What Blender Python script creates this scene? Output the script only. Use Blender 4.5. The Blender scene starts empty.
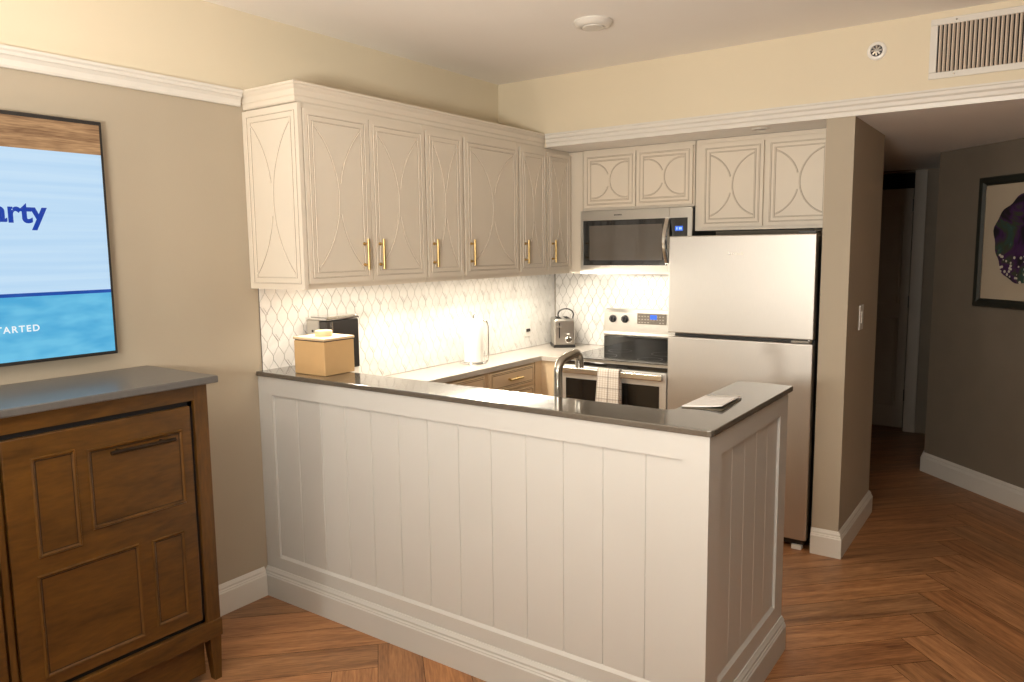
import bpy, bmesh, math, random
from mathutils import Vector, Matrix
random.seed(7)
S = bpy.context.scene
COL = S.collection
R = math.radians

# ------------------------------------------------------------------ camera
CAM = Vector((2.8805, -2.2760, 1.5758))
YAW, PIT, ROLL, FPX = R(35.1744), R(-6.8927), R(-0.67796), 758.16
fw = Vector((-math.sin(YAW)*math.cos(PIT), math.cos(YAW)*math.cos(PIT), math.sin(PIT)))
rt = Vector((math.cos(YAW), math.sin(YAW), 0))
up = rt.cross(fw)
r2 = math.cos(ROLL)*rt + math.sin(ROLL)*up
u2 = -math.sin(ROLL)*rt + math.cos(ROLL)*up
cd = bpy.data.cameras.new('camera'); cam = bpy.data.objects.new('camera', cd); COL.objects.link(cam)
M = Matrix((r2, u2, -fw)).transposed().to_4x4(); M.translation = CAM
cam.matrix_world = M
cd.sensor_fit = 'HORIZONTAL'; cd.sensor_width = 36; cd.lens = 36*FPX/1024; cd.clip_start = .05
S.camera = cam

# ------------------------------------------------------------------ world, exposure, main lights
w = bpy.data.worlds.new('world'); S.world = w; w.use_nodes = True
w.node_tree.nodes['Background'].inputs[0].default_value = (.9, .8, .7, 1)
w.node_tree.nodes['Background'].inputs[1].default_value = .02
S.view_settings.view_transform = 'Standard'; S.view_settings.look = 'None'
S.view_settings.exposure = -0.07; S.view_settings.gamma = 1; S.view_settings.use_curve_mapping = False

def light(name, kind, loc, energy, color, target=None, size=.2, size_y=None, spot=None, blend=1, parent=None, spread=None):
    l = bpy.data.lights.new(name, kind); o = bpy.data.objects.new(name, l); COL.objects.link(o)
    o.location = loc; l.energy = energy; l.color = color
    if kind == 'AREA':
        l.shape = 'RECTANGLE'; l.size = size; l.size_y = size_y or size
        if spread: l.spread = spread
    else:
        l.shadow_soft_size = size
    if kind == 'SPOT': l.spot_size = spot; l.spot_blend = blend
    if target is not None:
        o.rotation_euler = (Vector(target)-Vector(loc)).to_track_quat('-Z', 'Y').to_euler()
    return o
# living-room lamp behind and to the left of the viewer
light('living_room_lamp', 'POINT', (.67, -2.95, 1.36), 50, (1, .94, .83), size=.07)
# added fill light, unseen behind the viewer, aimed up to brighten the ceiling
light('ceiling_fill_light', 'AREA', (2.3, -2.75, 1.50), 150, (1, .94, .84), target=(2.2, -2.2, 2.6), size=.6)
# warm under-cabinet strips
strip = light('under_cabinet_strip', 'AREA', (.24, 1.0, 1.405), 19, (1, .90, .74), size=.05, size_y=2.2)
strip.rotation_euler = (0, R(-32), 0)   # tilted out into the kitchen
light('under_cabinet_back_strip', 'AREA', (.20, 1.0, 1.403), 4.8, (1, .90, .74), size=.05, size_y=2.2)
light('under_microwave_light', 'AREA', (.8, 2.2, 1.395), 1.7, (1, .88, .70), target=(.8, 2.2, 0), size=.6, size_y=.2)

# ------------------------------------------------------------------ materials
def newmat(name):
    m = bpy.data.materials.new(name); m.use_nodes = True
    nt = m.node_tree; b = nt.nodes['Principled BSDF']
    return m, nt, b
def mat(name, col, rough=.5, metal=0, noise=0, nscale=8, bump=0, bscale=60, coat=0, emit=None, es=1, spec=.5, stretch=None, aniso=0):
    m, nt, b = newmat(name)
    b.inputs['Base Color'].default_value = (*col, 1)
    b.inputs['Roughness'].default_value = rough; b.inputs['Metallic'].default_value = metal
    b.inputs['Coat Weight'].default_value = coat; b.inputs['Specular IOR Level'].default_value = spec
    b.inputs['Anisotropic'].default_value = aniso
    if emit: b.inputs['Emission Color'].default_value = (*emit, 1); b.inputs['Emission Strength'].default_value = es
    tc = nt.nodes.new('ShaderNodeTexCoord'); mp = nt.nodes.new('ShaderNodeMapping')
    nt.links.new(tc.outputs['Object'], mp.inputs[0])
    if stretch: mp.inputs['Scale'].default_value = stretch
    if noise:
        n = nt.nodes.new('ShaderNodeTexNoise'); n.inputs['Scale'].default_value = nscale; n.inputs['Detail'].default_value = 5
        nt.links.new(mp.outputs[0], n.inputs['Vector'])
        r = nt.nodes.new('ShaderNodeValToRGB')
        r.color_ramp.elements[0].position = .3; r.color_ramp.elements[1].position = .7
        r.color_ramp.elements[0].color = (*[c*(1-noise) for c in col], 1)
        r.color_ramp.elements[1].color = (*[min(1, c*(1+noise)) for c in col], 1)
        nt.links.new(n.outputs[0], r.inputs[0]); nt.links.new(r.outputs[0], b.inputs['Base Color'])
    if bump:
        n2 = nt.nodes.new('ShaderNodeTexNoise'); n2.inputs['Scale'].default_value = bscale; n2.inputs['Detail'].default_value = 3
        nt.links.new(mp.outputs[0], n2.inputs['Vector'])
        bp = nt.nodes.new('ShaderNodeBump'); bp.inputs['Strength'].default_value = bump; bp.inputs['Distance'].default_value = .002
        nt.links.new(n2.outputs[0], bp.inputs['Height']); nt.links.new(bp.outputs[0], b.inputs['Normal'])
    return m

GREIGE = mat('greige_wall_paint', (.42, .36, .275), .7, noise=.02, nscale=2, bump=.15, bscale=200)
CREAMW = mat('cream_wall_paint', (.72, .635, .48), .7, noise=.02, nscale=2, bump=.15, bscale=200)
CEIL = mat('ceiling_paint', (.92, .89, .85), .8, noise=.015, nscale=2)
HALLW = mat('hall_wall_paint_dimmed', (.21, .172, .13), .75, noise=.04, nscale=6)  # wall colour darkened to carry the dimness of the hall
TRIM = mat('trim_paint', (.70, .67, .615), .35, noise=.01, nscale=3)
CABW = mat('antique_cream_cabinet_paint', (.71, .64, .54), .38, noise=.02, nscale=5)
GLAZE = mat('brown_glaze', (.15, .085, .04), .5, noise=.2, nscale=30)
PANEL = mat('white_panel_paint', (.56, .555, .53), .4, noise=.012, nscale=4)
GOLD = mat('brushed_brass', (.60, .43, .19), .38, 1, noise=.08, nscale=30)
STEEL = mat('brushed_steel', (.52, .50, .46), .30, 1, noise=.05, nscale=60, stretch=(1, 1, 40), bump=.05, bscale=200)
FRIDGE = mat('brushed_fridge_steel', (.60, .58, .55), .42, 1, noise=.035, nscale=50, stretch=(30, 1, .4), bump=.04, bscale=150)
DKSTEEL = mat('dark_grey_metal', (.05, .05, .055), .4, .3, noise=.1, nscale=10)
CHROME = mat('chrome', (.75, .75, .74), .12, 1, noise=.03, nscale=20)
NICKEL = mat('brushed_nickel', (.42, .39, .34), .25, 1, noise=.05, nscale=30)
BLACKG = mat('black_glass', (.008, .008, .008), .07, 0, noise=.1, nscale=4, coat=.4)
BLACKP = mat('black_plastic', (.02, .018, .017), .35, noise=.1, nscale=20)
DARK = mat('dark_void', (.006, .005, .005), .9, noise=.1, nscale=5)
WHITEP = mat('white_plastic', (.82, .80, .76), .35, noise=.01, nscale=10)
QUARTZ = mat('grey_brown_quartz', (.105, .09, .072), .13, 0, noise=.12, nscale=160, coat=.3, spec=.8)
QUARTZL = mat('quartz_counter', (.50, .46, .41), .14, 0, noise=.06, nscale=160, spec=.6)
TAN = mat('tan_leatherette', (.62, .40, .19), .45, noise=.03, nscale=12, bump=.2, bscale=300)
TANTOP = mat('tan_lid', (.74, .56, .36), .4, noise=.02, nscale=12)
PAPER = mat('paper_white', (.80, .78, .76), .6, noise=.01, nscale=20)
TOWELP = mat('paper_towel', (.86, .84, .80), .9, noise=.01, nscale=20, bump=.4, bscale=120)
GREYTOP = mat('grey_stone_top', (.105, .10, .095), .28, noise=.06, nscale=60)
GROUT = mat('grey_grout', (.13, .11, .09), .6, noise=.06, nscale=30)
BLUED = mat('blue_display', (.02, .06, .3), .3, noise=.1, nscale=10, emit=(.03, .16, .8), es=.9)
BLUEW = mat('blue_digits', (.5, .7, 1), .3, noise=.02, nscale=10, emit=(.35, .6, 1), es=1.0)
BRASSY = mat('tile_metal', (.22, .20, .18), .3, .6, noise=.05)
BASEC = mat('warm_base_cabinet_paint', (.72, .56, .37), .4, noise=.02, nscale=5)

def tile_mat():
    m, nt, b = newmat('glossy_white_marble_tile')
    tc = nt.nodes.new('ShaderNodeTexCoord'); n = nt.nodes.new('ShaderNodeTexNoise')
    n.inputs['Scale'].default_value = 6; n.inputs['Detail'].default_value = 8; n.inputs['Distortion'].default_value = 1.2
    nt.links.new(tc.outputs['Object'], n.inputs['Vector'])
    r = nt.nodes.new('ShaderNodeValToRGB')
    r.color_ramp.elements[0].position = .35; r.color_ramp.elements[0].color = (.74, .72, .69, 1)
    r.color_ramp.elements[1].position = .55; r.color_ramp.elements[1].color = (.84, .82, .79, 1)
    nt.links.new(n.outputs[0], r.inputs[0]); nt.links.new(r.outputs[0], b.inputs['Base Color'])
    b.inputs['Roughness'].default_value = .22
    return m
TILE = tile_mat()

def wood_mat(name, dark, light_, scale=(1, 1, 1), attr=None, rough=.4, gs=3.0, uv=False, bump=.3):
    m, nt, b = newmat(name)
    tc = nt.nodes.new('ShaderNodeTexCoord'); mp = nt.nodes.new('ShaderNodeMapping'); mp.inputs['Scale'].default_value = scale
    nt.links.new(tc.outputs['UV' if uv else 'Object'], mp.inputs[0])
    n = nt.nodes.new('ShaderNodeTexNoise'); n.inputs['Scale'].default_value = gs; n.inputs['Detail'].default_value = 9
    n.inputs['Roughness'].default_value = .62; n.inputs['Distortion'].default_value = .7
    nt.links.new(mp.outputs[0], n.inputs['Vector'])
    n2 = nt.nodes.new('ShaderNodeTexNoise'); n2.inputs['Scale'].default_value = gs*7; n2.inputs['Detail'].default_value = 4
    nt.links.new(mp.outputs[0], n2.inputs['Vector'])
    mx = nt.nodes.new('ShaderNodeMix'); mx.data_type = 'FLOAT'; mx.inputs['Factor'].default_value = .35
    nt.links.new(n.outputs[0], mx.inputs['A']); nt.links.new(n2.outputs[0], mx.inputs['B'])
    r = nt.nodes.new('ShaderNodeValToRGB')
    r.color_ramp.elements[0].position = .34; r.color_ramp.elements[0].color = (*dark, 1)
    r.color_ramp.elements[1].position = .66; r.color_ramp.elements[1].color = (*light_, 1)
    nt.links.new(mx.outputs['Result'], r.inputs[0])
    out = r.outputs[0]
    if attr:
        a = nt.nodes.new('ShaderNodeAttribute'); a.attribute_name = attr
        mul = nt.nodes.new('ShaderNodeMix'); mul.data_type = 'RGBA'; mul.blend_type = 'MULTIPLY'; mul.inputs['Factor'].default_value = 1
        nt.links.new(out, mul.inputs['A']); nt.links.new(a.outputs['Color'], mul.inputs['B']); out = mul.outputs['Result']
    nt.links.new(out, b.inputs['Base Color'])
    b.inputs['Roughness'].default_value = rough
    bp = nt.nodes.new('ShaderNodeBump'); bp.inputs['Strength'].default_value = bump; bp.inputs['Distance'].default_value = .002
    nt.links.new(mx.outputs['Result'], bp.inputs['Height']); nt.links.new(bp.outputs[0], b.inputs['Normal'])
    return m
FLOORW = wood_mat('herringbone_oak', (.17, .066, .025), (.52, .250, .105), scale=(.9, 9, 1), attr='tone', rough=.42, uv=True, gs=2.2)
CABWOOD = wood_mat('stained_brown_wood', (.045, .019, .003), (.125, .054, .008), scale=(4, 4, .9), rough=.36, gs=3)
CABWOOD_H = wood_mat('stained_brown_wood_crossgrain', (.045, .019, .003), (.125, .054, .008), scale=(4, .9, 4), rough=.36, gs=3)
CABDARK = mat('dark_stained_groove', (.03, .013, .004), .5, noise=.2, nscale=10)
FRAMEW = mat('dark_green_black_frame', (.028, .030, .024), .3, noise=.2, nscale=8)

# ------------------------------------------------------------------ mesh helpers
class MB:
    def __init__(s): s.bm = bmesh.new(); s.mi = 0
    def poly(s, vs, faces):
        bv = [s.bm.verts.new(v) for v in vs]
        for f in faces:
            try:
                fc = s.bm.faces.new([bv[i] for i in f]); fc.material_index = s.mi
            except ValueError: pass
        return s
    def box(s, x0, x1, y0, y1, z0, z1):
        vs = [(x, y, z) for z in (z0, z1) for y in (y0, y1) for x in (x0, x1)]
        return s.poly(vs, [(0, 2, 3, 1), (4, 5, 7, 6), (0, 1, 5, 4), (2, 6, 7, 3), (0, 4, 6, 2), (1, 3, 7, 5)])
    def prism(s, pts, z0, z1):           # polygon in xy (ccw) extruded in z
        n = len(pts)
        vs = [(x, y, z0) for x, y in pts]+[(x, y, z1) for x, y in pts]
        return s.poly(vs, [tuple(range(n))[::-1], tuple(range(n, 2*n))]+[(i, (i+1) % n, n+(i+1) % n, n+i) for i in range(n)])
    def sweep(s, path, prof, closed=False, cap=True):
        # path: list of (point, offset direction (unit, mitred)); prof: list of (out, z)
        rings = [[(p[0]+d[0]*o, p[1]+d[1]*o, z) for o, z in prof] for p, d in path]
        n = len(prof); vs = [v for r_ in rings for v in r_]; fs = []
        for i in range(len(rings)-1):
            for j in range(n):
                k = (j+1) % n
                fs.append((i*n+j, i*n+k, (i+1)*n+k, (i+1)*n+j))
        if cap: fs += [tuple(range(n)), tuple(range((len(rings)-1)*n, len(rings)*n))[::-1]]
        return s.poly(vs, fs)
    def cyl(s, p0, p1, r0, r1=None, n=24, cap=True):
        r1 = r0 if r1 is None else r1
        p0, p1 = Vector(p0), Vector(p1); d = (p1-p0).normalized()
        a = d.orthogonal().normalized(); b = d.cross(a)
        vs = [tuple(p0+(a*math.cos(2*math.pi*i/n)+b*math.sin(2*math.pi*i/n))*r0) for i in range(n)]
        vs += [tuple(p1+(a*math.cos(2*math.pi*i/n)+b*math.sin(2*math.pi*i/n))*r1) for i in range(n)]
        fs = [(i, (i+1) % n, n+(i+1) % n, n+i) for i in range(n)]
        if cap: fs += [tuple(range(n))[::-1], tuple(range(n, 2*n))]
        return s.poly(vs, fs)
    def lathe(s, prof, c=(0, 0, 0), n=40, axis='z'):
        vs = []; fs = []; m = len(prof)
        for i in range(n):
            a = 2*math.pi*i/n
            for r_, z in prof:
                p = (r_*math.cos(a), r_*math.sin(a), z)
                if axis == '-y': p = (p[0], -z, p[1])
                vs.append((c[0]+p[0], c[1]+p[1], c[2]+p[2]))
        for i in range(n):
            for j in range(m-1):
                k = (i+1) % n
                fs.append((i*m+j, k*m+j, k*m+j+1, i*m+j+1))
        return s.poly(vs, fs)
    def tube(s, pts, r, n=12, closed=False):
        P = [Vector(p) for p in pts]; N = len(P); rings = []; prev = None
        for i, p in enumerate(P):
            if closed: t = (P[(i+1) % N]-P[i-1]).normalized()
            else: t = (P[min(i+1, N-1)]-P[max(i-1, 0)]).normalized()
            a = t.orthogonal().normalized() if prev is None else (prev-t*prev.dot(t)).normalized()
            prev = a; b = t.cross(a); rr = r[i] if isinstance(r, (list, tuple)) else r
            rings.append([tuple(p+(a*math.cos(2*math.pi*k/n)+b*math.sin(2*math.pi*k/n))*rr) for k in range(n)])
        vs = [v for q in rings for v in q]; fs = []
        for i in range(N if closed else N-1):
            j = (i+1) % N
            for k in range(n):
                fs.append((i*n+k, i*n+(k+1) % n, j*n+(k+1) % n, j*n+k))
        if not closed: fs += [tuple(range(n))[::-1], tuple(range((N-1)*n, N*n))]
        return s.poly(vs, fs)
    def ribbon(s, pts, width, h, y, closed=False):
        # raised strip on a plane facing -y (points in x,z): low edges at y, crest at y-h
        N = len(pts); vs = []; fs = []
        for i, (x, z) in enumerate(pts):
            if closed: a, b = pts[i-1], pts[(i+1) % N]
            else: a, b = pts[max(0, i-1)], pts[min(N-1, i+1)]
            tx, tz = b[0]-a[0], b[1]-a[1]; l = math.hypot(tx, tz) or 1; nx, nz = -tz/l, tx/l
            k = 1.0
            if closed and N == 4: k = 1.414
            for o, hh in ((-.5, 0), (-.28, h), (.28, h), (.5, 0)):
                vs.append((x+nx*o*width*k, y-hh, z+nz*o*width*k))
        for i in range(N if closed else N-1):
            j = (i+1) % N
            for q in range(3):
                fs.append((i*4+q, j*4+q, j*4+q+1, i*4+q+1))
        return s.poly(vs, fs)
    def build(s, name, mats, parent=None, bevel=0, seg=2, smooth=False, xf=None):
        bmesh.ops.recalc_face_normals(s.bm, faces=s.bm.faces)
        me = bpy.data.meshes.new(name); s.bm.to_mesh(me); s.bm.free()
        if not isinstance(mats, (list, tuple)): mats = [mats]
        for m_ in mats: me.materials.append(m_)
        o = bpy.data.objects.new(name, me); COL.objects.link(o)
        if xf is not None: o.matrix_world = xf
        if parent: o.parent = parent
        if bevel:
            b = o.modifiers.new('bevel', 'BEVEL'); b.width = bevel; b.segments = seg; b.limit_method = 'ANGLE'; b.angle_limit = R(40)
        if smooth:
            me.polygons.foreach_set('use_smooth', [True]*len(me.polygons))
            try: me.set_sharp_from_angle(angle=R(35))
            except Exception: pass
        return o

def tag(o, label=None, cat=None, group=None, kind=None):
    if label: o['label'] = label
    if cat: o['category'] = cat
    if group: o['group'] = group
    if kind: o['kind'] = kind
    return o
def thing(name, label, cat, loc=(0, 0, 0), rz=0, group=None):
    o = bpy.data.objects.new(name, None); COL.objects.link(o); o.empty_display_size = .05
    o.location = loc; o.rotation_euler = (0, 0, rz)
    return tag(o, label, cat, group)
def struct(o): o['kind'] = 'structure'; return o
def arc(p0, p1, sag, n=22):
    # circular arc from p0 to p1 bulging by sag to the left of the direction
    (x0, z0), (x1, z1) = p0, p1; L_ = math.hypot(x1-x0, z1-z0); s_ = abs(sag)
    rad = (L_*L_/4+s_*s_)/(2*s_); half = math.asin(min(1, L_/2/rad))
    if s_ > L_/2: half = math.pi-half
    mx, mz = (x0+x1)/2, (z0+z1)/2; tx, tz = (x1-x0)/L_, (z1-z0)/L_; nx, nz = -tz, tx
    if sag < 0: nx, nz = -nx, -nz
    out = []
    for i in range(n+1):
        a = -half+2*half*i/n
        out.append((mx+tx*rad*math.sin(a)+nx*(rad*math.cos(a)-(rad-s_)), mz+tz*rad*math.sin(a)+nz*(rad*math.cos(a)-(rad-s_))))
    return out

# ------------------------------------------------------------------ setting
ZC, ZS, YS, YW = 2.598, 2.185, 1.693, 2.35
# floor: herringbone planks, one mesh
def floor():
    L_, W = 1.22, .172
    bm = bmesh.new(); uvl = bm.loops.layers.uv.new('UVMap'); cl = bm.loops.layers.color.new('tone')
    s2 = math.sqrt(.5)
    def world(p, q): return (s2*(p-q)+.02, s2*(p+q))
    def inside(cx, cy): return -.9 < cx < 7.2 and -5.0 < cy < 5.7
    def plank(p0, q0, p1, q1, along_p):
        cx, cy = world((p0+p1)/2, (q0+q1)/2)
        if not inside(cx, cy): return
        g = .0009; c = [(p0+g, q0+g), (p1-g, q0+g), (p1-g, q1-g), (p0+g, q1-g)]
        t = random.uniform(.88, 1.06); tint = random.uniform(-.04, .04); off = random.uniform(0, 50)
        vs = [bm.verts.new((*world(*a), 0)) for a in c]
        f = bm.faces.new(vs)
        for lp, a in zip(f.loops, c):
            u, v = (a[0]-p0, a[1]-q0) if along_p else (a[1]-q0, a[0]-p0)
            lp[uvl].uv = (u+off, v+off*.37); lp[cl] = (t*(1+tint), t, t*(1-tint), 1)
    for m_ in range(-6, 9):
        for k in range(-50, 75):
            a, b = k*W+m_*L_, k*W-m_*L_
            plank(a, b, a+L_, b+W, True)
            plank(a+L_, b+W-L_, a+L_+W, b+W, False)
    # dark bed beneath the seams
    vs = [bm.verts.new(v) for v in ((-.9, -5, -.0012), (7.2, -5, -.0012), (7.2, 5.7, -.0012), (-.9, 5.7, -.0012))]
    f = bm.faces.new(vs); f.material_index = 1
    me = bpy.data.meshes.new('floor'); bm.to_mesh(me); bm.free()
    me.materials.append(FLOORW); me.materials.append(DARK)
    o = bpy.data.objects.new('floor', me); COL.objects.link(o); struct(o)
floor()
struct(MB().box(-.1, 6.6, -4.3, YS, ZC, ZC+.1).build('ceiling', CEIL))
# left wall: greige below the rail, cream above it; full depth
struct(MB().box(-.12, 0, -4.3, YW+.1, -.02, 2.215).build('wall_left', GREIGE))
struct(MB().box(-.12, 0, -4.3, YW+.1, 2.215, ZC+.02).build('wall_left_upper', CREAMW))
struct(MB().box(0, 1.963, YW, YW+.12, -.02, ZS).build('wall_back', GREIGE))
struct(MB().box(0, 6.6, YS, 5.0, ZS, ZC+.1).build('wall_header', [CREAMW, CEIL]))
hd = bpy.data.objects['wall_header'].data
for p in hd.polygons:
    if p.normal.z < -.5: p.material_index = 1
struct(MB().box(1.963, 2.093, YS, 2.491, -.02, ZS).build('wall_column', GREIGE))
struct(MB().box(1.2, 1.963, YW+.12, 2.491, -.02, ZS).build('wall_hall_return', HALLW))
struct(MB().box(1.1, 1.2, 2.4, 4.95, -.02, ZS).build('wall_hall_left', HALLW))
struct(MB().box(-.12, 6.62, -4.4, -4.3, -.02, ZC+.1).build('wall_rear', GREIGE))
struct(MB().box(6.5, 6.62, -4.3, 2.1, -.02, ZC+.1).build('wall_right', GREIGE))
# angled hall wall
XH, YH = 2.252, 3.606
tl = 1.62
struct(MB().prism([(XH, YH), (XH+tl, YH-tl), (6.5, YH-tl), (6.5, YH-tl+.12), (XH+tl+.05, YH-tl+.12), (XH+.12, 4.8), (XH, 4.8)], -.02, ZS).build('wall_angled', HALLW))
# hall end wall with the door opening (x 1.28..1.955)
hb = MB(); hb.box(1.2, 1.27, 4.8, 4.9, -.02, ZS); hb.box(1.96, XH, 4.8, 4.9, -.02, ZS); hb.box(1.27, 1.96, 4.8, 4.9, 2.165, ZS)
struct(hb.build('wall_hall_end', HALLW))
dr = MB().box(1.29, 1.94, 4.86, 4.9, .012, 2.04).build('door_1', mat('hall_door_paint', (.34, .30, .25), .5, noise=.03), bevel=.003); struct(dr)
pn = MB()
for z0, z1 in ((.2, .95), (1.08, 1.9)):
    for x0, x1 in ((1.37, 1.58), (1.65, 1.86)):
        pn.ribbon([(x0, z0), (x1, z0), (x1, z1), (x0, z1)], .02, .006, 4.86, closed=True)
pn.build('door_panel_moulding', dr.data.materials[0], dr)
MB().cyl((1.345, 4.862, 1.0), (1.345, 4.80, 1.0), .012).cyl((1.345, 4.812, 1.0), (1.345, 4.79, 1.0), .028).build('door_handle', NICKEL, dr, smooth=True)
hg = MB()
for z in (.25, 1.05, 1.85): hg.box(1.938, 1.952, 4.842, 4.868, z, z+.1)
hg.build('door_hinge', BLACKP, dr)
tr = MB(); tr.box(1.955, 2.045, 4.78, 4.8, 0, 2.18); tr.box(1.2, 1.275, 4.78, 4.8, 0, 2.18)
struct(tr.build('trim_4', mat('hall_casing_paint', (.40, .36, .31), .5, noise=.02), bevel=.004))
struct(MB().box(1.27, 1.96, 4.93, 4.95, 0, 2.185).build('wall_hall_beyond', DARK))

# baseboards
BP = [(0, 0), (.02, 0), (.02, .098), (.0165, .103), (.0165, .107), (.0125, .112), (.0125, .120), (.006, .130), (.004, .134), (0, .134)]
def base(name, path):
    return struct(MB().sweep(path, BP).build(name, TRIM))
base('baseboard_left', [((0, -4.28), (1, 0)), ((0, -.201), (1, 0))])
s2 = math.sqrt(2)
base('baseboard_column', [((1.963, YS), (0, -1)), ((2.093, YS), (1, -1)), ((2.093, 2.491), (1, 1)), ((1.25, 2.491), (0, 1))])
base('baseboard_angled', [((XH, 4.78), (-1, 0)), ((XH, YH), (-1, -.4142)), ((XH+tl, YH-tl), (-.4142, -1)), ((6.48, YH-tl), (0, -1))])
base('baseboard_right', [((6.5, 1.96), (-1, 0)), ((6.5, -4.28), (-1, 0))])
base('baseboard_rear', [((6.48, -4.3), (0, 1)), ((.02, -4.3), (0, 1))])
# rail on the left wall
RP = [(0, 2.196), (.012, 2.196), (.016, 2.204), (.016, 2.222), (.024, 2.232), (.030, 2.236), (.030, 2.246), (.036, 2.252), (.036, 2.262), (0, 2.262)]
struct(MB().sweep([((0, -4.28), (1, 0)), ((0, -.205), (1, 0))], RP).build('trim_1', TRIM))
# crown above the cabinets
CP = [(-.33, 2.184), (-.006, 2.184), (-.002, 2.190), (-.002, 2.206), (.002, 2.212), (.002, 2.234), (.008, 2.243), (.010, 2.250), (.014, 2.254), (.014, 2.263), (-.33, 2.263)]
cm = MB()
CPo = [(-.006, 2.184), (-.002, 2.190), (-.002, 2.206), (.002, 2.212), (.002, 2.234), (.008, 2.243), (.010, 2.250), (.014, 2.254), (.014, 2.263), (-.03, 2.263), (-.03, 2.184)]
cm.sweep([((.001, -.188), (0, -1)), ((.345, -.188), (1, -1)), ((.345, YS-.001), (1, 0))], CPo)
cm.box(0.001, .33, -.17, YS-.001, 2.240, 2.258)
struct(cm.build('trim_2', CABW))
# moulding along the header
HP = [(0, 2.185), (.010, 2.185), (.012, 2.205), (.018, 2.212), (.018, 2.228), (.026, 2.236), (.026, 2.250), (.030, 2.255), (.030, 2.262), (0, 2.262)]
struct(MB().sweep([((.362, YS), (0, -1)), ((6.499, YS), (0, -1))], HP).build('trim_3', TRIM))

# tile backsplash, elongated hexagon tiles over grout
def hextiles(name, width, height, label, xf):
    bm = bmesh.new(); s_ = MB(); s_.bm = bm
    s_.mi = 1; s_.box(0, width, -.004, 0, 0, height); s_.mi = 0
    W, Hs, Ht = .060, .020, .042          # width, straight side, tip height
    px, pz = W, Hs+Ht; g = .0018
    def clip(poly, fn, ip):
        out = []
        for i in range(len(poly)):
            a, b = poly[i-1], poly[i]
            if fn(b):
                if not fn(a): out.append(ip(a, b))
                out.append(b)
            elif fn(a): out.append(ip(a, b))
        return out
    def lx(c): return lambda a, b: (c, a[1]+(b[1]-a[1])*(c-a[0])/(b[0]-a[0]))
    def lz(c): return lambda a, b: (a[0]+(b[0]-a[0])*(c-a[1])/(b[1]-a[1]), c)
    row = -1
    while row*pz < height+pz:
        col = -1
        while col*px < width+px:
            cx = col*px+(W/2 if row % 2 else 0); cz = row*pz
            w2 = W/2-g
            h = [(cx-w2, cz-Hs/2), (cx, cz-Hs/2-Ht+g), (cx+w2, cz-Hs/2), (cx+w2, cz+Hs/2), (cx, cz+Hs/2+Ht-g), (cx-w2, cz+Hs/2)]
            h = clip(h, lambda p: p[0] >= .001, lx(.001)); h = h and clip(h, lambda p: p[0] <= width-.001, lx(width-.001))
            h = h and clip(h, lambda p: p[1] >= .001, lz(.001)); h = h and clip(h, lambda p: p[1] <= height-.001, lz(height-.001))
            if len(h) >= 3:
                d = -.007
                # every third diagonal row carries a slim metal inlay line
                n = len(h)
                s_.poly([(x, -.004, z) for x, z in h]+[(x, d, z) for x, z in h],
                        [tuple(range(n, 2*n))]+[(i, (i+1) % n, n+(i+1) % n, n+i) for i in range(n)])
            col += 1
        row += 1
    # double inlay strokes
    s_.mi = 2
    row = 0
    while row*pz < height:
        col = row % 3
        while col*px < width-.05:
            cx = col*px+(W/2 if row % 2 else 0); cz = row*pz+Hs/2
            for dx in (.004, .016):
                x0, z0, x1, z1 = cx+dx, cz+Ht-.006, cx+W/2+dx-.006, cz+.004
                if x0 > .01 and x1 < width-.01 and z0 < height-.01:
                    s_.poly([(x0, -.0074, z0), (x0+.0022, -.0074, z0), (x1+.0022, -.0074, z1), (x1, -.0074, z1)], [(0, 1, 2, 3)])
            col += 3
        row += 2
    o = s_.build(name, [TILE, GROUT, BRASSY], xf=xf)
    tag(o, label, 'backsplash')
    return o
hextiles('tile_backsplash', 2.32+.175, .508, 'white hexagon tile backsplash under the long row of wall cabinets on the left wall',
         Matrix.Translation((0.0005, -.155, .909)) @ Matrix.Rotation(math.pi/2, 4, 'Z'))
hextiles('tile_backsplash', 1.94, .508, 'white hexagon tile backsplash behind the stove and under the microwave',
         Matrix.Translation((0.012, YW-.0005, .909)))

# ------------------------------------------------------------------ cabinet doors
def door_geo(mb, w, h, t=.02, inset1=.024, inset2=.046, arcs=True, full='left'):
    """door slab in local x (width), z (height), facing -y, back at y=0; glaze slot 1, paint slot 0"""
    mb.mi = 0; mb.box(0, w, -t, 0, 0, h)
    def line(pts, closed=False):
        mb.mi = 1; mb.ribbon(pts, .0074, .0008, -t, closed)
        mb.mi = 0; mb.ribbon(pts, .0052, .0032, -t, closed)
    i = inset1; line([(i, i), (w-i, i), (w-i, h-i), (i, h-i)], True)
    j = inset2; line([(j, j), (w-j, j), (w-j, h-j), (j, h-j)], True)
    if arcs:
        k = j+.006; sg = (w/2-k)-.003
        for side, pts in (('left', arc((k, h-k-.01), (k, k+.01), sg, 40)), ('right', arc((w-k, k+.01), (w-k, h-k-.01), sg, 40))):
            if side == full: line(pts)
            else: line(pts[:17]); line(pts[24:])
def make_door(w, h, parent, loc, rz=0, mat_=None, name='door', **kw):
    mb = MB(); door_geo(mb, w, h, **kw)
    o = mb.build(name, [mat_ or CABW, GLAZE], parent, bevel=.0)
    o.location = loc; o.rotation_euler = (0, 0, rz)
    return o
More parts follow.
